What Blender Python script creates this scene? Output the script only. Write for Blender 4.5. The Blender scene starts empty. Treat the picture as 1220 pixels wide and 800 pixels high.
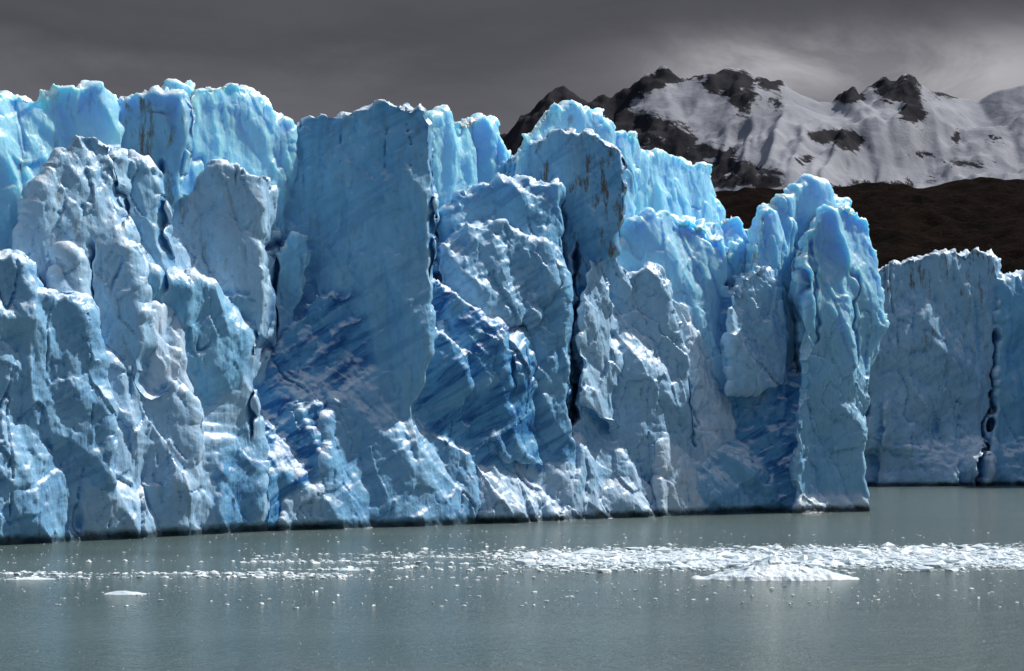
import bpy, bmesh, math, random, time
import numpy as np
from mathutils import Vector, Euler
from mathutils.bvhtree import BVHTree
from mathutils.geometry import tessellate_polygon
T0=time.time()
random.seed(7); rng=np.random.RandomState(11)
F=2277.0; H=9.5; HY=520.0; CX=610.0
scene=bpy.context.scene

# ---------------- noise helpers (numpy) ----------------
def h3(ix,iy,iz,seed):
    with np.errstate(over='ignore'):
        n=(ix.astype(np.int64)*374761393+iy.astype(np.int64)*668265263+iz.astype(np.int64)*2147483647+seed*1274126177)&0xFFFFFFFF
        n=((n^(n>>13))*1274126177)&0xFFFFFFFF
        n=((n^(n>>16))*2246822519)&0xFFFFFFFF
        n=n^(n>>15)
    return (n&0xFFFFFF)/float(0xFFFFFF)
def vnoise(p,seed=0):
    i=np.floor(p).astype(np.int64); f=p-i; u=f*f*f*(f*(f*6-15)+10)
    r=0
    for dx in (0,1):
        wx=u[:,0] if dx else 1-u[:,0]
        for dy in (0,1):
            wy=u[:,1] if dy else 1-u[:,1]
            for dz in (0,1):
                wz=u[:,2] if dz else 1-u[:,2]
                r=r+wx*wy*wz*h3(i[:,0]+dx,i[:,1]+dy,i[:,2]+dz,seed)
    return r*2-1
def fbm(p,o=4,seed=0,g=0.5):
    r=0;a=1;t=0
    for k in range(o):
        r=r+a*vnoise(p*(2.03**k)+17.3*k,seed+k); t+=a; a*=g
    return r/t
def ridged(p,o=4,seed=0):
    r=0;a=1;t=0
    for k in range(o):
        r=r+a*(1-2*np.abs(vnoise(p*(2.03**k)+9.1*k,seed+k))); t+=a; a*=0.5
    return r/t
def tri(p,seed=0):
    """noise made of flat facets (linear interpolation in tetrahedra)"""
    R=np.array(Euler((.6+seed*.37,.35+seed*.71,.8+seed*.53)).to_matrix())
    p=p@R.T
    i=np.floor(p).astype(np.int64); f=p-i
    o=np.argsort(-f,1); fs=np.take_along_axis(f,o,1)
    c=i.copy(); n=len(p); ar=np.arange(n)
    v=h3(c[:,0],c[:,1],c[:,2],seed)*(1-fs[:,0])
    for k in range(3):
        c[ar,o[:,k]]+=1
        w=fs[:,k]-(fs[:,k+1] if k<2 else 0)
        v=v+h3(c[:,0],c[:,1],c[:,2],seed)*w
    return v*2-1
def facets(p,seed=0,off=0.6):
    """broken faces: every cell is its own tilted plane"""
    i=np.floor(p).astype(np.int64)
    d1=np.full(len(p),9.0); val=np.zeros(len(p))
    for dx in (-1,0,1):
        for dy in (-1,0,1):
            for dz in (-1,0,1):
                cx=i[:,0]+dx; cy=i[:,1]+dy; cz=i[:,2]+dz
                c=np.stack([cx+h3(cx,cy,cz,seed),cy+h3(cx,cy,cz,seed+1),cz+h3(cx,cy,cz,seed+2)],1)
                v=p-c; d=(v*v).sum(1)
                n=np.stack([h3(cx,cy,cz,seed+3),h3(cx,cy,cz,seed+4),h3(cx,cy,cz,seed+5)],1)*2-1
                e=(v*n).sum(1)+off*(h3(cx,cy,cz,seed+6)*2-1)
                m=d<d1
                val=np.where(m,e,val); d1=np.where(m,d,d1)
    return val

# ---------------- materials ----------------
def newmat(name):
    m=bpy.data.materials.new(name); m.use_nodes=True
    nt=m.node_tree; nt.nodes.clear()
    out=nt.nodes.new('ShaderNodeOutputMaterial'); b=nt.nodes.new('ShaderNodeBsdfPrincipled')
    nt.links.new(b.outputs[0],out.inputs[0]); return m,nt,b
class NB:
    def __init__(s,nt): s.nt=nt
    def n(s,t,**k):
        x=s.nt.nodes.new(t)
        for a,b in k.items(): setattr(x,a,b)
        return x
    def l(s,a,b): s.nt.links.new(a,b)
    def noise(s,vec,scale,detail=4,rough=0.55,dist=0):
        x=s.n('ShaderNodeTexNoise'); x.inputs['Scale'].default_value=scale; x.inputs['Detail'].default_value=detail
        x.inputs['Roughness'].default_value=rough; x.inputs['Distortion'].default_value=dist; s.l(vec,x.inputs['Vector']); return x.outputs['Fac']
    def mapv(s,vec,scale=(1,1,1),rot=(0,0,0)):
        if any(rot):
            x=s.n('ShaderNodeMapping'); x.inputs['Rotation'].default_value=rot; s.l(vec,x.inputs['Vector']); vec=x.outputs[0]
        x=s.n('ShaderNodeMapping'); x.inputs['Scale'].default_value=scale; s.l(vec,x.inputs['Vector']); return x.outputs[0]
    def mr(s,v,a,b,c=0,d=1):
        x=s.n('ShaderNodeMapRange'); x.clamp=True
        s.l(v,x.inputs[0]); 
        for i,q in enumerate((a,b,c,d)): x.inputs[i+1].default_value=q
        return x.outputs[0]
    def math(s,op,a,b=None):
        x=s.n('ShaderNodeMath',operation=op)
        for i,q in enumerate((a,b)):
            if q is None: continue
            if isinstance(q,(int,float)): x.inputs[i].default_value=q
            else: s.l(q,x.inputs[i])
        return x.outputs[0]
    def vm(s,op,a,b):
        x=s.n('ShaderNodeVectorMath',operation=op)
        for i,q in enumerate((a,b)):
            if isinstance(q,tuple): x.inputs[i].default_value=q
            else: s.l(q,x.inputs[i])
        return x.outputs['Value'] if op=='DOT_PRODUCT' else x.outputs[0]
    def chips(s,vec,scale):
        v=s.n('ShaderNodeTexVoronoi'); v.inputs['Scale'].default_value=scale; s.l(vec,v.inputs['Vector'])
        rel=s.vm('SUBTRACT',vec,v.outputs['Position']); nn=s.vm('SUBTRACT',v.outputs['Color'],(.5,.5,.5))
        return s.math('MULTIPLY',s.vm('DOT_PRODUCT',rel,nn),scale)
    def mix(s,f,a,b):
        x=s.n('ShaderNodeMix',data_type='RGBA')
        if isinstance(f,(int,float)): x.inputs[0].default_value=f
        else: s.l(f,x.inputs[0])
        for i,q in ((6,a),(7,b)):
            if isinstance(q,tuple): x.inputs[i].default_value=(*q,1)
            else: s.l(q,x.inputs[i])
        return x.outputs[2]

def ice_material():
    m,nt,b=newmat('glacier_ice'); N=NB(nt)
    geo=N.n('ShaderNodeNewGeometry'); P=geo.outputs['Position']
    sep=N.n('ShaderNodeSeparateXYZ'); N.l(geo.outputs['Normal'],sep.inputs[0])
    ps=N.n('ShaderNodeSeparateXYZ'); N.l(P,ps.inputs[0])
    A=lambda nm:N.n('ShaderNodeAttribute',attribute_name=nm).outputs['Fac']
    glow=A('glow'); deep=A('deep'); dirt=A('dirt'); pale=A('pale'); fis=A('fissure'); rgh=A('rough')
    big=N.noise(N.mapv(P,(1,1,.5)),.13,4)
    med=N.noise(P,.8,6,.62)
    vert=N.noise(N.mapv(P,(1.6,1.6,.16)),.8,4,.6,.3)
    stri=N.noise(N.mapv(P,(0.24,0.24,1.15),(0,math.radians(33),0)),.5,6,.62,1.0)
    col=N.mix(N.mr(big,.35,.65),(.18,.47,.74),(.32,.60,.81))
    col=N.mix(N.mr(vert,.5,.66,0,.4),col,(.10,.38,.68))
    col=N.mix(N.math('MULTIPLY',N.math('MINIMUM',pale,1.0),N.mr(med,.3,.6,.5,1)),col,(.50,.66,.82))
    col=N.mix(N.mr(deep,0,1,0,.85),col,(.09,.33,.61))
    sf=N.math('MULTIPLY',N.mr(stri,.49,.60),N.mr(deep,.1,1,.06,.95))
    col=N.mix(sf,col,(.012,.11,.35))
    sf2=N.math('MULTIPLY',N.mr(stri,.46,.34),N.mr(deep,.1,1,.05,.35))
    col=N.mix(sf2,col,(.45,.64,.80))
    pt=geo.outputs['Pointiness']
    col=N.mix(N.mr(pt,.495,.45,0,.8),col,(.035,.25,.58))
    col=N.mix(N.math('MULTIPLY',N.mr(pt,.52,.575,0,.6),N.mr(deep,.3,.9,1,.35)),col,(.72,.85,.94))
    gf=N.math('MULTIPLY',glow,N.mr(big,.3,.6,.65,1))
    col=N.mix(gf,col,(.38,.76,.99))  # backlit glow of the thin tops painted into the base colour as bright cyan
    col=N.mix(N.math('MULTIPLY',N.mr(pale,1.0,1.5,0,.8),N.mr(med,.4,.55,.3,1)),col,(.74,.84,.93))  # highest pale values: sunlit patches painted near-white into the base colour
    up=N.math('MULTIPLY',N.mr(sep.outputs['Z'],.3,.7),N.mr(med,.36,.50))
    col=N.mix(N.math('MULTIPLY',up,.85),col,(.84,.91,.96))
    dn=N.noise(N.mapv(P,(1.2,1.2,.28)),.7,6,.7)
    df=N.math('MULTIPLY',N.mr(dn,.54,.68),dirt)
    col=N.mix(df,col,(.15,.12,.09))
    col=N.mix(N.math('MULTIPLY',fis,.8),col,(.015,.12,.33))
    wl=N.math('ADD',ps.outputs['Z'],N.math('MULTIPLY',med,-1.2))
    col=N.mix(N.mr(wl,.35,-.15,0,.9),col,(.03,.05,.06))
    N.l(col,b.inputs['Base Color'])
    N.l(N.mr(med,.3,.7,.16,.40),b.inputs['Roughness'])
    b.inputs['IOR'].default_value=1.33
    N.l(N.mr(glow,.2,.6,0,.8),b.inputs['Subsurface Weight'])
    b.inputs['Subsurface Radius'].default_value=(.5,1.2,2.2)
    b.inputs['Subsurface Scale'].default_value=1.3
    wv=N.n('ShaderNodeTexNoise'); wv.inputs['Scale'].default_value=.9; wv.inputs['Detail'].default_value=3; N.l(P,wv.inputs['Vector'])
    Pw=N.vm('ADD',P,wv.outputs['Color'])
    ch=N.math('MULTIPLY',N.math('ADD',N.math('MULTIPLY',N.chips(N.mapv(Pw,(1,1,.6)),.6),.5),N.math('MULTIPLY',N.chips(Pw,1.7),.17)),rgh)
    hh=N.math('ADD',ch,N.math('ADD',N.math('MULTIPLY',med,.55),N.math('ADD',N.math('MULTIPLY',N.math('MULTIPLY',stri,deep),1.0),N.math('MULTIPLY',vert,.6))))
    bp=N.n('ShaderNodeBump'); bp.inputs['Strength'].default_value=.8; bp.inputs['Distance'].default_value=.30
    N.l(hh,bp.inputs['Height']); N.l(bp.outputs[0],b.inputs['Normal'])
    return m
ICE=ice_material()

# ---------------- glacier blocks ----------------
YB=[(-400,668),(10,650),(350,632),(560,625),(800,615),(870,611),(950,612),(1040,610),(1400,604)]
def Dn(px):
    y=np.interp(px,[a for a,_ in YB],[b for _,b in YB]); return H*F/(y-HY)
def Df(px): return H*F/60.0+0*np.asarray(px)
# polygon, offset, lean a, slope b, thickness, glow, deep, dirt, pale, (roughness)
BL=[
([(-160,130),(-60,112),(12,112),(38,112),(42,360),(-160,360)],15,.03,.9,14,.9,.2,.1,0),
([(26,160),(38,118),(46,106),(64,97),(95,100),(112,106),(134,109),(139,128),(150,360),(20,360)],12,.04,.8,10,1,.1,.4,0),
([(92,152),(98,132),(110,123),(135,120),(165,110),(190,106),(213,112),(222,128),(224,170),(217,235),(196,262),(190,400),(90,400)],8,.06,.25,9,.5,.2,.8,0,.3),
([(180,120),(205,100),(222,97),(240,108),(260,160),(180,160)],16,.03,.5,8,1,.1,.0,0),
([(222,112),(238,104),(262,99),(290,104),(310,118),(322,135),(345,148),(349,165),(347,215),(340,260),(330,300),(324,430),(225,430),(218,240),(225,170)],11,.05,1.1,10,1,.15,.2,0),
([(50,215),(62,185),(85,165),(110,157),(135,165),(146,185),(143,240),(158,310),(170,420),(190,660),(0,660),(8,330),(28,270)],1.5,.16,.45,12,.05,.1,.5,.6,.42),
([(138,240),(152,186),(170,190),(182,220),(190,290),(188,340),(184,420),(190,520),(120,520),(130,300)],5,.10,.9,9,.1,.2,.4,.3,.5),
([(192,258),(205,238),(225,225),(232,205),(245,192),(262,190),(285,200),(300,205),(318,207),(316,240),(312,300),(318,360),(314,400),(302,440),(304,520),(310,660),(170,660),(172,420),(184,330)],1.2,.13,.4,12,.1,.1,.4,.7,.42),
([(-200,300),(-60,290),(12,305),(40,345),(95,360),(108,400),(125,460),(130,660),(-200,660)],-.5,.12,.8,10,0,.35,.15,.3,.5),
([(95,470),(112,420),(135,415),(150,450),(175,470),(205,455),(225,500),(235,660),(95,660)],-.8,.16,.8,8,0,.15,.1,.8,.5),
([(158,420),(170,385),(182,362),(200,370),(214,420),(232,500),(240,560),(165,540)],-.3,.2,1.0,7,0,.05,.1,1.2,.55),
([(200,490),(212,462),(226,482),(238,580),(192,580)],-1.4,.16,.7,5,0,.1,.0,.9),
([(262,470),(280,440),(300,455),(306,560),(300,660),(255,660)],.6,.12,.2,6,0,.5,.1,.2),
([(60,330),(75,300),(95,310),(104,360),(110,440),(70,440)],-.4,.16,.7,6,0,.1,.2,.7,.5),
([(316,330),(333,300),(345,282),(365,280),(368,300),(364,350),(352,390),(330,430),(312,410)],7.5,.05,.3,8,.4,.4,.0,0),
([(352,152),(358,142),(380,135),(420,130),(450,119),(480,124),(500,119),(508,130),(517,160),(519,230),(516,330),(512,420),(505,470),(470,520),(400,500),(356,450),(334,395),(335,290),(343,240),(350,200)],3.5,.08,-.05,12,.1,.3,.25,0,.25),
([(300,450),(330,410),(375,350),(420,345),(520,330),(600,400),(620,660),(290,660)],3.0,.12,.5,10,.0,1.,.0,0,.5),
([(350,470),(372,420),(410,380),(450,370),(500,372),(560,420),(560,520),(480,560),(380,560)],1.8,.13,.45,8,.0,1.,.0,0,.5),
([(506,145),(530,136),(550,140),(568,138),(590,160),(606,180),(606,360),(506,360)],20,.02,1.1,9,1,.0,.0,0),
([(508,180),(530,183),(560,205),(590,208),(604,222),(606,360),(508,360)],13,.25,.3,9,.1,.1,2,.5),
([(528,262),(545,232),(575,222),(600,215),(625,212),(645,218),(668,218),(670,250),(668,300),(672,380),(680,440),(686,660),(570,660),(520,460),(514,330),(525,300)],3.2,.13,.25,11,.3,.65,.1,.1,.5),
([(520,300),(545,275),(585,265),(600,262),(622,280),(655,295),(662,340),(630,390),(575,370),(520,400)],1.4,.14,.5,8,.15,.5,.1,.5,.5),
([(588,450),(600,415),(612,402),(628,425),(642,500),(650,560),(585,540)],.8,.12,.9,6,0,.8,.0,.0),
([(612,184),(622,160),(640,140),(660,128),(700,132),(730,146),(736,158),(758,155),(762,180),(760,230),(748,360),(620,360)],11.5,.05,.9,8,1,.1,.4,0),
([(600,212),(612,185),(630,170),(660,158),(700,158),(735,170),(745,185),(748,230),(740,270),(735,300),(712,330),(692,345),(690,430),(620,430),(600,300)],6.5,.05,-.15,9,.0,.35,1.3,0,.25),
([(745,182),(790,182),(820,190),(850,195),(857,205),(854,230),(868,250),(865,262),(866,380),(740,380)],21,.02,1.2,9,1,.05,.05,0),
([(690,322),(700,310),(725,305),(760,320),(785,322),(795,350),(812,400),(824,470),(852,660),(676,660),(690,520),(686,440),(690,380)],.8,.15,.6,11,.05,.15,.1,.6,.65),
([(692,350),(702,312),(722,307),(736,335),(742,420),(735,520),(690,480)],-.5,.14,.7,7,.05,.1,.0,.7,.6),
([(732,305),(745,275),(770,255),(795,245),(815,255),(840,262),(865,282),(870,310),(864,340),(885,380),(880,480),(770,480),(732,330)],5,.08,.5,10,.6,.15,.1,.3,.6),
([(836,275),(848,262),(865,255),(880,258),(900,270),(925,285),(945,280),(962,290),(968,350),(968,480),(850,480)],8.0,.10,.5,9,.6,.1,.0,.2),
([(866,310),(872,290),(884,285),(893,305),(896,350),(868,350)],5.0,.08,.9,6,.7,.05,.0,.2),
([(770,440),(782,390),(800,372),(830,362),(860,365),(880,385),(888,430),(884,480),(872,560),(868,660),(790,660)],-1.8,.30,1.0,9,.0,.05,.0,1.25,.8),
([(790,400),(805,376),(835,365),(862,370),(878,392),(880,425),(860,455),(800,450)],-3.5,.55,1.0,8,.0,.0,.0,1.6,1.),  # sunlit ledge, its brightness painted in by the extra pale value
([(922,300),(926,242),(945,225),(965,215),(980,221),(995,240),(1010,244),(1012,400),(925,400)],9,.06,.8,9,.8,.05,.0,.1),
([(955,330),(962,275),(985,250),(1005,240),(1020,246),(1040,265),(1046,300),(1042,322),(1052,350),(1048,400),(1036,450),(1026,500),(1030,560),(1040,660),(946,660),(950,500),(957,420)],1.2,.05,.8,11,.6,.15,.0,.2,.6),
([(898,300),(905,258),(918,248),(935,252),(950,275),(956,330),(955,440),(900,440)],5,.06,.9,8,.6,.1,.0,.2),
([(868,350),(890,325),(910,311),(924,318),(935,370),(942,420),(950,462),(868,470),(872,400)],-.2,.1,.5,9,.3,.2,.0,.8),
([(866,440),(955,440),(955,520),(950,660),(868,660),(864,520)],4,-.03,.2,8,.1,1.3,.0,0,.5),
([(380,500),(400,470),(438,433),(470,455),(520,515),(560,540),(575,660),(380,660)],-.9,.26,.5,8,0,.4,.0,.3,.5),
([(540,570),(575,530),(610,512),(650,525),(700,488),(735,540),(775,580),(820,660),(540,660)],-.8,.45,.6,8,0,.1,.0,1.,.7),
([(335,600),(350,575),(375,560),(390,580),(400,660),(330,660)],-.6,.3,.4,6,0,.1,.1,.8),
([(950,590),(975,570),(1000,560),(1025,580),(1040,606),(1044,660),(940,660)],-.2,.4,.5,6,.2,.0,.0,1.5),
]
CORE=[([(-220,330),(0,330),(180,330),(300,350),(300,660),(-220,660)],7,.05,.8,45,.3,.3,.1,0),
([(280,340),(330,420),(400,300),(520,300),(520,660),(280,660)],9,.05,.8,45,.3,.6,.1,0),
([(500,280),(600,260),(730,330),(740,660),(500,660)],10,.05,.7,40,.3,.5,.1,0),
([(700,330),(860,300),(960,330),(1020,330),(1010,660),(700,660)],8,.05,.6,34,.3,.3,.1,0)]
FAR=[
([(1046,318),(1060,312),(1085,305),(1120,300),(1150,298),(1188,302),(1193,330),(1188,400),(1182,480),(1176,620),(1010,620),(1012,500),(1040,420),(1050,350)],3,.05,.4,16,.1,.2,1.0,.6,.5),
([(1188,335),(1205,328),(1260,326),(1320,335),(1330,620),(1176,620),(1187,480)],10,.06,.4,16,.3,.2,.3,0),
([(1310,345),(1350,318),(1420,325),(1440,620),(1310,620)],2,.08,.4,16,.3,.2,.3,0),
([(900,340),(1000,330),(1060,330),(1060,620),(900,620)],10,.05,.1,18,.3,.2,.5,0),
([(1055,470),(1100,440),(1135,480),(1150,620),(1040,620)],1,.12,.5,10,.0,.2,.2,.7),
([(900,345),(1440,345),(1440,620),(900,620)],20,.03,.1,60,.3,.3,.3,0)]
# crevasses in the ice face: points, half width, depth (m)
FIS=[([(684,300),(686,380),(681,430),(683,510)],4,4.0),([(322,290),(323,360),(318,410)],6,3.0),([(301,405),(298,470),(300,520)],3,1.8),
([(516,180),(518,240),(515,320)],3.5,2.5),([(191,200),(189,260),(191,340)],3.5,1.8),([(145,190),(148,260)],3,1.5),
([(957,300),(951,400),(953,450)],3,1.8),([(972,290),(966,350),(976,405)],3,1.3),
([(748,180),(750,235)],3.5,2.5),([(671,240),(668,330)],3,1.2),([(824,455),(826,530)],2.5,.8),([(108,300),(106,370)],3,1.4),([(225,115),(224,200)],3,2),([(1014,330),(1019,430)],2.5,1)]
FISF=[([(1183,400),(1175,500),(1170,585)],3,4),([(1035,470),(1028,560)],3,2)]

def build_blocks(blocks,Dfun,jit,zcut,zl,zh):
    pxs=np.linspace(-600,1900,800); dd=Dfun(pxs); xw=(pxs-CX)*dd/F
    Wy=lambda x: np.interp(x,xw,dd)
    V=[];Fc=[];ids=[]
    for bi,bl in enumerate(blocks):
        poly,off,a,b,th=bl[:5]
        cx=sum(p[0] for p in poly)/len(poly); D0=float(Dfun(cx)); xc=(cx-CX)*D0/F
        def Yf(x,z):
            hi=D0+off+a*z+b*(x-xc); lo=Wy(x)+a*z+off*.6
            g=min(1,max(0,(zh-z)/(zh-zl))); g=g*g*(3-2*g)
            return hi*(1-g)+lo*g
        w=[]
        for px,py in poly:
            u=(px-CX)/F; v=(HY-py)/F; Y=D0+off
            for _ in range(60):
                Z=-2.5 if py>=zcut else H+v*Y
                Y=.6*Y+.4*Yf(u*Y,Z)
            w.append((u*Y,Z))
        pts=[]
        for k in range(len(w)):
            p=np.array(w[k]); q=np.array(w[(k+1)%len(w)]); L=np.linalg.norm(q-p); n=max(1,int(L/.9))
            for s in range(n):
                t=s/n; r=p+(q-p)*t
                if s>0: r=r+rng.uniform(-jit,jit,2)
                pts.append(r)
        pts=np.array(pts)
        area=0.5*np.sum(pts[:,0]*np.roll(pts[:,1],-1)-np.roll(pts[:,0],-1)*pts[:,1])
        if area<0: pts=pts[::-1]
        tang=np.roll(pts,-1,0)-np.roll(pts,1,0); tang/=np.linalg.norm(tang,axis=1)[:,None]+1e-9
        nrm=np.stack([tang[:,1],-tang[:,0]],1)
        cen=pts.mean(0)
        def ring(P2,dy): return [(x,Yf(x,z)+dy,z) for x,z in P2]
        r0=ring(pts-nrm*.35,0); r1=ring(pts-nrm*.05,.25); r2=ring(pts,1.2)
        P3=cen+(pts-cen)*np.array([.9,.93]); P3[:,1]=np.where(pts[:,1]<-1,-2.5,P3[:,1])
        r3=ring(P3,th)
        base=len(V); n=len(pts)
        for r in (r0,r1,r2,r3): V+=r
        for t in tessellate_polygon([[Vector((x,z,0)) for x,z in pts]]):
            Fc.append((base+t[0],base+t[1],base+t[2])); ids.append(bi)
            Fc.append((base+3*n+t[2],base+3*n+t[1],base+3*n+t[0])); ids.append(bi)
        for L in range(3):
            for k in range(n):
                k2=(k+1)%n
                Fc.append((base+L*n+k,base+L*n+k2,base+(L+1)*n+k2,base+(L+1)*n+k)); ids.append(bi)
    return V,Fc,ids

def make_glacier(name,blocks,Dfun,voxel,sc,zcut,seed,zl,zh,fis):
    V,Fc,ids=build_blocks(blocks,Dfun,.33*sc,zcut,zl,zh)
    me=bpy.data.meshes.new(name+'_src'); me.from_pydata(V,[],Fc); me.update()
    bm=bmesh.new(); bm.from_mesh(me); bmesh.ops.recalc_face_normals(bm,faces=bm.faces); bm.to_mesh(me); bm.free()
    ob=bpy.data.objects.new(name,me); scene.collection.objects.link(ob)
    md=ob.modifiers.new('r','REMESH'); md.mode='VOXEL'; md.voxel_size=voxel; md.adaptivity=0
    dg=bpy.context.evaluated_depsgraph_get(); ev=ob.evaluated_get(dg)
    me2=bpy.data.meshes.new_from_object(ev); 
    bvh=BVHTree.FromPolygons(V,Fc)
    ob.modifiers.clear(); ob.data=me2; me2.name=name
    n=len(me2.vertices); co=np.empty(n*3,np.float32); me2.vertices.foreach_get('co',co); co=co.reshape(-1,3).astype(np.float64)
    bid=np.array([ids[bvh.find_nearest(p)[2]] for p in co])
    x=np.empty(n*3,np.float32); me2.vertices.foreach_get('normal',x); N=x.reshape(-1,3).astype(np.float64)
    ne=len(me2.edges); ed=np.empty(ne*2,np.int32); me2.edges.foreach_get('vertices',ed); ed=ed.reshape(-1,2)
    deg=np.bincount(ed.ravel(),minlength=n).astype(float)
    def blur(a,it):
        for _ in range(it):
            s=np.bincount(ed[:,0],a[ed[:,1]],n)+np.bincount(ed[:,1],a[ed[:,0]],n)
            a=.4*a+.6*s/deg
        return a
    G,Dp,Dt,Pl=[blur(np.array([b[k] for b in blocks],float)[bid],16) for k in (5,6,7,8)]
    Rg=blur(np.array([(b[9] if len(b)>9 else .85-.4*b[5]) for b in blocks],float)[bid],12)
    N=np.stack([blur(N[:,k],3) for k in range(3)],1); N/=np.linalg.norm(N,axis=1)[:,None]+1e-9
    q=co/sc
    w=np.stack([fbm(q*.12,2,seed+1),fbm(q*.12+5,2,seed+2),fbm(q*.12+9,2,seed+3)],1)*1.2
    qq=q+w
    sh=qq.copy(); sh[:,0]=qq[:,0]+.25*qq[:,2]
    t1=tri(sh/np.array([5.5,5.5,10]),seed+1)
    t2=tri(sh/np.array([2.6,2.6,4.6]),seed+2)
    t3=tri(qq/np.array([1.2,1.2,1.8]),seed+3)
    f1=facets(sh/np.array([3.0,3.0,5.0]),seed+20,.5)
    f2=facets(qq/np.array([1.3,1.3,1.9]),seed+40,.5)
    vf=tri(qq/np.array([1.6,1.6,10]),seed+5)
    hi=np.clip((q[:,2]-14)/14,0,1)
    Rv=Rg*(.55+.9*np.clip(fbm(q*.09,2,seed+50)*1.5+.5,0,1))
    fo=ridged(np.stack([q[:,0]*.08,q[:,1]*.08,(q[:,2]-.65*q[:,0])*.6],1)+w*.15,3,seed+44)
    d=t1*1.5*(.45+.55*np.clip(Rg*1.6,0,1))+t2*.72*(.25+.75*Rg)+f1*.42*Rv+t3*.18*Rv+f2*.16*Rv+vf*.30+fo*.24*Dp+fbm(q*1.5,3,seed+60)*.05
    crest=np.clip(N[:,2]*1.6-.1,0,1)*hi
    d+=crest*(f2*.4+t3*.35)
    cv=np.abs(vnoise(qq*np.array([.42,.42,.06]),seed+90)); cm=np.clip(fbm(q*.13,2,seed+70)*3-.2,0,1)
    c1=np.clip(1-cv/.035,0,1)*cm
    d-=c1*.45
    px=CX+F*co[:,0]/co[:,1]; py=HY-F*(co[:,2]-H)/co[:,1]
    px=px+vnoise(q*.35,seed+91)*7+vnoise(q*1.1,seed+92)*3
    wid=.7+.6*vnoise(q*.5,seed+93)
    fm=np.zeros(n)
    front=co[:,1]<Dfun(px)+(13 if sc<1.1 else 20)
    for line,hw,dep in fis:
        best=np.full(n,1e9)
        for (ax,ay),(bx,by) in zip(line[:-1],line[1:]):
            dx,dy=bx-ax,by-ay; t=np.clip(((px-ax)*dx+(py-ay)*dy)/(dx*dx+dy*dy),0,1)
            best=np.minimum(best,np.hypot(px-ax-t*dx,(py-ay-t*dy)*.35))
        k=np.clip(1-best/(hw*1.9*wid),0,1)*front
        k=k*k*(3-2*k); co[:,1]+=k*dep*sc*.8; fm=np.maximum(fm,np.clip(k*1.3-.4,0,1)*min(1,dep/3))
    co=co+N*(d*sc)[:,None]
    nz=np.clip(1-np.abs(co[:,2]-.1)/.9,0,1)*(.6+.6*fbm(q*.3,2,seed+80))
    co[:,1]+=nz*1.1
    me2.vertices.foreach_set('co',co.astype(np.float32).ravel())
    def att(nm,v):
        a=me2.attributes.new(nm,'FLOAT','POINT'); a.data.foreach_set('value',np.clip(v,0,2).astype(np.float32))
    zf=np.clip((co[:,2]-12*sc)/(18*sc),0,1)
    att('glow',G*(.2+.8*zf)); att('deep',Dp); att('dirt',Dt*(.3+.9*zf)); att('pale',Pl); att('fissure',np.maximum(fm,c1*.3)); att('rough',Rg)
    me2.materials.clear(); me2.materials.append(ICE)
    me2.polygons.foreach_set('use_smooth',np.ones(len(me2.polygons),bool))
    me2.update()
    return ob
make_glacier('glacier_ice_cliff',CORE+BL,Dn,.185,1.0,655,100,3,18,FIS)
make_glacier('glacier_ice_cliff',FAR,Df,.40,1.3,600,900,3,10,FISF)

# ---------------- terrain ----------------
def terrain(name,prof,Yr,Yf,x0,x1,nx,ny,fn,mat,attr=None):
    xs=np.linspace(x0,x1,nx); ts=np.linspace(-.25,1,ny)
    X,T=np.meshgrid(xs,ts); Y=Yr+(Yf-Yr)*T
    pr=H+(HY-np.interp(CX+F*xs/Yr,[p[0] for p in prof],[p[1] for p in prof]))*Yr/F
    Z=fn(X,T,Y,pr[None,:])
    co=np.stack([X,Y,Z],2).reshape(-1,3)
    idx=np.arange(nx*ny).reshape(ny,nx)
    f=np.stack([idx[:-1,:-1],idx[:-1,1:],idx[1:,1:],idx[1:,:-1]],2).reshape(-1,4)[:,::-1]
    me=bpy.data.meshes.new(name); me.from_pydata(co.tolist(),[],f.tolist())
    if attr is not None:
        a=me.attributes.new('rock','FLOAT','POINT'); a.data.foreach_set('value',attr(co).astype(np.float32))
    me.polygons.foreach_set('use_smooth',np.ones(len(f),bool)); me.materials.append(mat); me.update()
    ob=bpy.data.objects.new(name,me); scene.collection.objects.link(ob); return ob
MP=[(-300,260),(200,240),(450,215),(560,195),(600,168),(622,142),(640,124),(655,110),(672,106),(690,114),(715,121),(735,114),(752,108),(770,94),(790,87),(805,92),(822,90),(850,85),(875,79),(895,86),(915,91),(935,104),(955,117),(975,124),(990,122),(1000,110),(1012,106),(1022,112),(1032,106),(1055,97),(1080,90),(1090,100),(1115,106),(1140,114),(1165,120),(1185,110),(1212,103),(1300,90),(1450,140),(1800,220)]
RB=[(868,97,28,17,1.2),(885,118,18,20,1.0),(925,122,10,10,.7),(915,98,22,9,.9),(1012,114,18,10,1.2),(1070,106,30,18,1.25),(1088,130,16,20,1.1),(985,163,24,9,1.05),(1010,168,20,14,1.1),(1120,112,30,8,.6),(1150,195,40,8,.6),(1040,222,60,8,.7),(960,190,14,8,.6),(1100,185,20,6,.6),(1190,165,20,10,.4),(1140,160,8,14,.6)]
for x0,y0,x1,y1,rr,am in ((606,172,668,112,24,1.2),(640,150,720,128,28,1.1),(668,112,730,122,12,1.2),(730,118,795,92,13,1.2),(700,128,800,160,20,1.0),(790,158,915,216,16,1.05),(740,150,840,200,22,.9),(640,180,800,205,20,.8),(795,92,860,92,6,.8),(830,215,900,215,12,.9)):
    for t in np.linspace(0,1,6): RB.append((x0+(x1-x0)*t,y0+(y1-y0)*t,rr*1.2,rr*.8,am))
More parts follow.
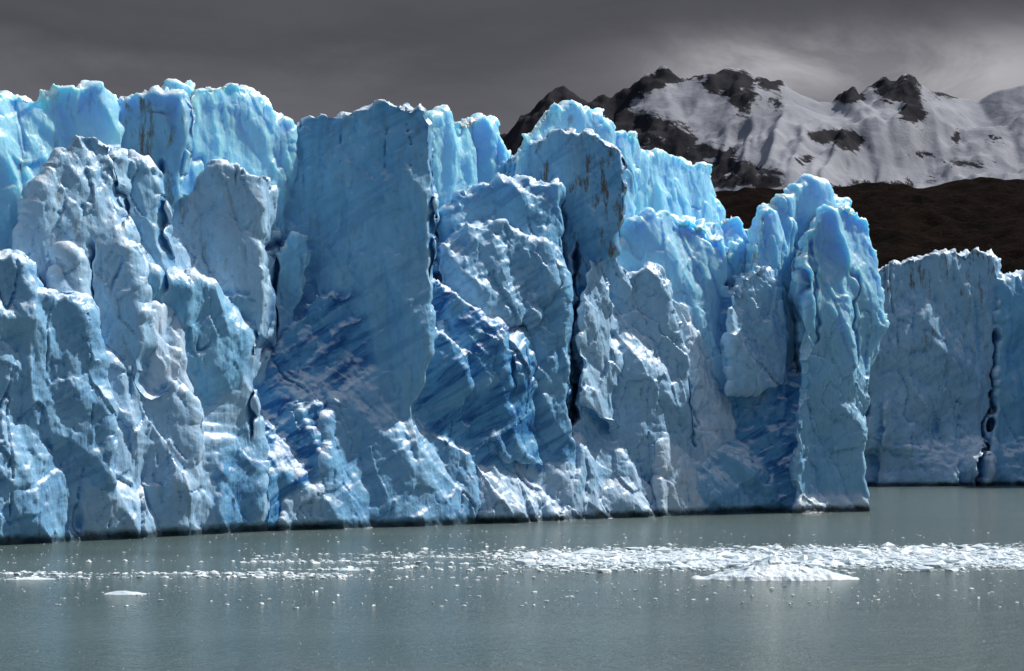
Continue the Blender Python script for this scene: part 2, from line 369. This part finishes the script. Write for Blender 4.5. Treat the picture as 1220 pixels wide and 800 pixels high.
def rockv(x,y,z):
    px=CX+F*x/y; py=HY-F*(z-H)/y
    v=np.zeros(x.shape)
    for cx,cy,rx,ry,a in RB: v=np.maximum(v,a*np.exp(-((px-cx)/rx)**2-((py-cy)/ry)**2))
    return np.maximum(v,.8*(px<580))
def mfn(X,T,Y,pr):
    t=np.clip(T,0,1); s=(1-t)**1.25
    back=np.where(T<0,1+T*1.2,1)
    p=np.stack([X.ravel(),Y.ravel(),np.zeros(X.size)],1)
    wv=fbm(p*.002,3,3)*120
    pd=p.copy(); pd[:,0]+=wv+.35*(4500-p[:,1])
    r=ridged(pd*np.array([.0036,.0013,1]),6,5).reshape(X.shape)
    r2=ridged(p*.012,4,15).reshape(X.shape)
    w=np.clip(np.abs(T)*6,0.0,1)*(1-t)
    Z=pr*s*back+(r-.35)*125*w-20*w
    rk=rockv(X,Y,Z)
    return Z+r2*(3+16*np.clip(rk,0,1))+tri(p*.03,9).reshape(X.shape)*(2+13*np.clip(rk,0,1))+tri(p*.012,10).reshape(X.shape)*9
def mountain_mat():
    m,nt,b=newmat('snow_and_rock'); N=NB(nt)
    geo=N.n('ShaderNodeNewGeometry'); P=geo.outputs['Position']
    r=N.n('ShaderNodeAttribute',attribute_name='rock').outputs['Fac']
    n1=N.noise(N.mapv(P,(.8,.3,1.6),(0,math.radians(-28),0)),.020,9,.78,.5); n2=N.noise(P,.05,6,.7)
    s=N.math('ADD',N.math('MULTIPLY',r,.38),n1); f=N.mr(s,.655,.695)
    snow=N.mix(N.mr(N.noise(P,.005,5,.6),.35,.65),(.20,.21,.24),(.33,.335,.37))
    rock=N.mix(n2,(.008,.008,.012),(.036,.035,.042))
    N.l(N.mix(f,snow,rock),b.inputs['Base Color']); b.inputs['Roughness'].default_value=.95
    b.inputs['Specular IOR Level'].default_value=.05
    bp=N.n('ShaderNodeBump'); bp.inputs['Strength'].default_value=.4; bp.inputs['Distance'].default_value=9
    N.l(n2,bp.inputs['Height']); N.l(bp.outputs[0],b.inputs['Normal']); return m
terrain('snowy_mountain',MP,4500,2300,-2800,3200,1200,300,mfn,mountain_mat(),lambda c:rockv(c[:,0],c[:,1],c[:,2]))
HP=[(-400,330),(300,300),(700,260),(800,240),(860,228),(890,223),(930,226),(970,227),(1010,222),(1040,217),(1065,219),(1090,223),(1120,219),(1160,211),(1185,213),(1210,214),(1300,205),(1500,190)]
def hfn(X,T,Y,pr):
    t=np.clip(T,0,1); p=np.stack([X.ravel(),Y.ravel(),np.zeros(X.size)],1)
    r=ridged(p*.014,5,35).reshape(X.shape); r2=fbm(p*.07,4,45).reshape(X.shape)
    w=np.clip(np.abs(T)*5,.0,1)*(1-t)
    return pr*(1-t)**.9*np.where(T<0,1+T,1)+(r-.3)*12*w+r2*(1.8+2.5*w)+tri(p*.12,61).reshape(X.shape)*2.4-3*t
def hill_mat():
    m,nt,b=newmat('dark_moraine'); N=NB(nt)
    P=N.n('ShaderNodeNewGeometry').outputs['Position']
    c=N.mix(N.mr(N.noise(P,.03,8,.75),.35,.65),(.003,.002,.002),(.015,.009,.0065))
    c=N.mix(N.mr(N.noise(P,.25,4,.6),.58,.72,0,.6),c,(.032,.023,.017))
    N.l(c,b.inputs['Base Color']); b.inputs['Roughness'].default_value=1
    b.inputs['Specular IOR Level'].default_value=.02
    bp=N.n('ShaderNodeBump'); bp.inputs['Strength'].default_value=1; bp.inputs['Distance'].default_value=6
    N.l(N.noise(P,.15,7,.75),bp.inputs['Height']); N.l(bp.outputs[0],b.inputs['Normal'])
    return m
terrain('moraine_hill',HP,1500,800,-900,1500,700,220,hfn,hill_mat())

# ---------------- water ----------------
def water_mat():
    m,nt,b=newmat('glacial_lake_water'); N=NB(nt)
    P=N.n('ShaderNodeNewGeometry').outputs['Position']
    sp=N.n('ShaderNodeSeparateXYZ'); N.l(P,sp.inputs[0])
    c=N.mix(N.mr(N.noise(N.mapv(P,(.3,1,1)),.05,4),.35,.65),(.085,.128,.120),(.112,.154,.146))
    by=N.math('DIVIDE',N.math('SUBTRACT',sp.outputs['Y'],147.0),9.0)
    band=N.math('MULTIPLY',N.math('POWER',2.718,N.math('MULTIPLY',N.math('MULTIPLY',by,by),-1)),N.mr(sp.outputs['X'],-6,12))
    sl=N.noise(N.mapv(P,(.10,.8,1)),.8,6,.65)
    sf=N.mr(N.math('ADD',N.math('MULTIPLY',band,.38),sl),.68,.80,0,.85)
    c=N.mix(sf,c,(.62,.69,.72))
    N.l(c,b.inputs['Base Color']); b.inputs['IOR'].default_value=1.33
    N.l(N.mr(sf,0,.7,.14,.5),b.inputs['Roughness'])
    h=N.math('ADD',N.noise(N.mapv(P,(.7,1.3,1)),1.0,5,.68),N.math('MULTIPLY',N.noise(P,6,4,.6),.3))
    h=N.math('MULTIPLY',h,N.mr(N.noise(N.mapv(P,(.25,1,1)),.06,4,.6),.35,.65,.7,1.3))
    bp=N.n('ShaderNodeBump'); bp.inputs['Strength'].default_value=1; bp.inputs['Distance'].default_value=.45
    N.l(h,bp.inputs['Height']); N.l(bp.outputs[0],b.inputs['Normal']); return m
me=bpy.data.meshes.new('lake_water')
S=14000; me.from_pydata([(-S,-2000,0),(S,-2000,0),(S,S,0),(-S,S,0)],[],[(0,1,2,3)]); me.materials.append(water_mat())
ob=bpy.data.objects.new('lake_water',me); scene.collection.objects.link(ob)

# ---------------- floating ice ----------------
def float_mat():
    m,nt,b=newmat('floating_ice'); N=NB(nt)
    P=N.n('ShaderNodeNewGeometry').outputs['Position']
    c=N.mix(N.mr(N.noise(P,1.1,5,.6),.3,.6),(.54,.69,.77),(.82,.88,.91))
    N.l(c,b.inputs['Base Color']); b.inputs['Roughness'].default_value=.35
    bp=N.n('ShaderNodeBump'); bp.inputs['Strength'].default_value=.7; bp.inputs['Distance'].default_value=.10
    N.l(N.noise(P,4,6,.7),bp.inputs['Height']); N.l(bp.outputs[0],b.inputs['Normal']); return m
FI=float_mat()
bm=bmesh.new(); bmesh.ops.create_icosphere(bm,subdivisions=1,radius=1); iv=np.array([v.co[:] for v in bm.verts]); ifc=np.array([[v.index for v in f.verts] for f in bm.faces]); bm.free()
def PXY(px,py):
    Y=H*F/(py-HY); return (px-CX)*Y/F,Y
pieces=[]
def scatter(n,pxr,pyr,smin,smax,dens,thr=0.0,hs=.3,fx=.04,fy=.4):
    px=rng.uniform(*pxr,n); py=rng.uniform(*pyr,n); Y=H*F/(py-HY); X=(px-CX)*Y/F
    nn=fbm(np.stack([X*fx,Y*fy,np.zeros(n)],1),4,77)
    k=(nn>thr)&(rng.rand(n)<dens(px,py)*np.clip((nn-thr)*7,.1,1))
    for x,y in zip(X[k],Y[k]):
        s=smin+(smax-smin)*rng.rand()**4
        pieces.append((x,y,s,s*rng.uniform(.1,.4)*hs/.3))
band=lambda px,py: np.clip((px-570)/200,0,1)*np.exp(-((py-(667-(px-600)*.006))/8.5)**2)
scatter(105000,(560,1500),(648,690),.09,.6,band,-.48,.23)
scatter(7000,(620,1500),(652,684),.4,1.7,band,-.25,.26)
scatter(20000,(300,800),(653,684),.05,.65,lambda px,py:np.exp(-((py-(671-(px-400)*.02))/9)**2)*.55,.03,.24)
scatter(20000,(-100,420),(664,700),.05,.65,lambda px,py:np.exp(-((py-(685-(px)*.01))/8)**2)*.6,.05,.24)
scatter(9000,(-300,600),(676,716),.05,.4,lambda px,py:np.exp(-((py-692)/9)**2)*.4,.2,.2)
scatter(3500,(-300,1400),(632,725),.04,.3,lambda px,py:px*0+.8,-.5)
scatter(1500,(-100,1300),(690,800),.015,.055,lambda px,py:px*0+.8,-1)  # tiny white specks added as stand-ins for sun glints on open water
Bv=np.array(pieces); n=len(Bv); nv=len(iv)
a=rng.uniform(0,6.28,n)[:,None]; ca,sa=np.cos(a),np.sin(a); e=rng.uniform(.5,1,n)[:,None]
j=iv[None]*rng.uniform(.6,1.25,(n,nv,1))
jx=j[:,:,0]*Bv[:,2:3]*.6; jy=j[:,:,1]*Bv[:,2:3]*.6*e
co=np.stack([Bv[:,0:1]+jx*ca-jy*sa,Bv[:,1:2]+jx*sa+jy*ca,j[:,:,2]*Bv[:,3:4]+Bv[:,3:4]*.1],2).reshape(-1,3)
fc=(ifc[None]+(np.arange(n)*nv)[:,None,None]).reshape(-1,3)
me=bpy.data.meshes.new('brash_ice_and_glints'); me.from_pydata(co.tolist(),[],fc.tolist()); me.materials.append(FI)
ob=bpy.data.objects.new('brash_ice_and_glints',me); scene.collection.objects.link(ob)
def floe(px0,px1,pyb,hpx,seed,peak=.5,dep=.5):
    x0,Y=PXY(px0,pyb); x1,_=PXY(px1,pyb); w=(x1-x0); h=hpx*Y/F; d=w*dep
    n=140; u=np.linspace(-1.1,1.1,n); U,Vv=np.meshgrid(u,u)
    p=np.stack([U.ravel()*w*.5,Vv.ravel()*d*.5,np.zeros(n*n)],1)
    R=np.sqrt(U**2+Vv**2)+fbm(p*.5,4,seed).reshape(n,n)*.28
    m=np.clip(1-R,-.4,1)
    pk=np.exp(-((U-(peak*2-1))/.55)**2-((Vv-.1)/.6)**2)
    fa=tri(p*.8,seed+5).reshape(n,n)+.5*facets(p*1.6+.3,seed+6).reshape(n,n)
    Z=np.where(m>0,h*(.16*np.clip(m*8,0,1)+m*.5+.42*pk*np.clip(m*3,0,1))*(1+.25*fa)+.1*fbm(p*1.7,4,seed+2).reshape(n,n)*h,m*h*2)
    co=np.stack([U*w*.5+(x0+x1)/2,Vv*d*.5+Y+d*.45,Z-.02],2).reshape(-1,3)
    idx=np.arange(n*n).reshape(n,n); f=np.stack([idx[:-1,:-1],idx[:-1,1:],idx[1:,1:],idx[1:,:-1]],2).reshape(-1,4)
    me=bpy.data.meshes.new('ice_floe'); me.from_pydata(co.tolist(),[],f.tolist()); me.materials.append(FI)
    ob=bpy.data.objects.new('ice_floe',me); scene.collection.objects.link(ob)
floe(828,1024,692,21,3,.5,.4)
floe(118,176,709,6,13,.4,.4)
floe(682,728,659,5,23,.4,.5)
floe(1075,1112,660,8,33,.5,.6)
floe(400,430,680,3,43,.5,.6)
floe(6,64,691,3,53,.5,.4)

# ---------------- sky / sun ----------------
sd=Vector((.72,.38,.96)).normalized()
el=math.asin(sd.z); az=math.atan2(sd.x,sd.y)
w=bpy.data.worlds.new('World'); scene.world=w; w.use_nodes=True; nt=w.node_tree; nt.nodes.clear(); N=NB(nt)
out=N.n('ShaderNodeOutputWorld')
sky=N.n('ShaderNodeTexSky',sky_type='NISHITA'); sky.sun_disc=False; sky.sun_elevation=el; sky.sun_rotation=az
b1=N.n('ShaderNodeBackground'); b1.inputs[1].default_value=.13; N.l(sky.outputs[0],b1.inputs[0])
tc=N.n('ShaderNodeTexCoord').outputs['Generated']
sp=N.n('ShaderNodeSeparateXYZ'); N.l(tc,sp.inputs[0]); z=sp.outputs['Z']; x=sp.outputs['X']
n1=N.noise(N.mapv(tc,(1,1,4.0)),4.5,6,.55,.3); n2=N.noise(N.mapv(tc,(1,1,2.2)),10,7,.62,.6)
r=N.n('ShaderNodeValToRGB'); cr=r.color_ramp
zz=N.math('ADD',z,N.math('ADD',N.math('MULTIPLY',N.math('SUBTRACT',n1,.5),.12),N.math('MULTIPLY',N.math('SUBTRACT',n2,.5),.045))); N.l(zz,r.inputs[0])
cr.elements[0].position=0; cr.elements[0].color=(.20,.20,.225,1)
cr.elements[1].position=1; cr.elements[1].color=(.40,.46,.53,1)
for p_,c_ in ((.14,(.155,.153,.178)),(.175,(.125,.123,.143)),(.205,(.064,.064,.077)),(.30,(.06,.062,.074)),(.5,(.30,.34,.39))):
    e=cr.elements.new(p_); e.color=(*c_,1)
def lobe(cx,cz,sx,sz):
    bx=N.math('SUBTRACT',x,cx); bz=N.math('SUBTRACT',z,cz)
    q=N.math('ADD',N.math('POWER',N.math('DIVIDE',bx,sx),2),N.math('POWER',N.math('DIVIDE',bz,sz),2))
    return N.math('POWER',2.718,N.math('MULTIPLY',q,-1))
g=N.math('ADD',lobe(.13,.188,.06,.016),N.math('MULTIPLY',lobe(.24,.18,.07,.022),.9))
g=N.math('MULTIPLY',N.math('MULTIPLY',g,N.mr(n2,.35,.60,.3,1)),N.mr(sp.outputs['Y'],0,.2))
col=N.mix(N.mr(n1,.35,.65,0,.4),r.outputs[0],(.13,.128,.147))
col=N.mix(g,col,(.46,.455,.48))
b2=N.n('ShaderNodeBackground'); N.l(col,b2.inputs[0]); b2.inputs[1].default_value=1.0
mx=N.n('ShaderNodeMixShader'); N.l(N.math('MULTIPLY',N.mr(z,.35,.6),N.mr(n1,.4,.6,.3,.85)),mx.inputs[0]); N.l(b2.outputs[0],mx.inputs[1]); N.l(b1.outputs[0],mx.inputs[2]); N.l(mx.outputs[0],out.inputs[0])
L=bpy.data.lights.new('sun','SUN'); L.energy=5.0; L.angle=math.radians(.6); L.color=(1,.965,.91)
lo=bpy.data.objects.new('sun',L); lo.rotation_euler=sd.to_track_quat('Z','Y').to_euler(); scene.collection.objects.link(lo)

# ---------------- camera ----------------
cam=bpy.data.cameras.new('camera'); co_=bpy.data.objects.new('camera',cam); scene.collection.objects.link(co_)
cam.sensor_width=36; cam.sensor_fit='HORIZONTAL'; cam.lens=36*F/1220; cam.shift_y=(HY-400)/1220
cam.clip_start=.5; cam.clip_end=40000
co_.location=(0,0,H); co_.rotation_euler=(math.pi/2,0,0); scene.camera=co_
scene.view_settings.view_transform='Standard'; scene.view_settings.look='None'; scene.view_settings.exposure=0
print('done',time.time()-T0)
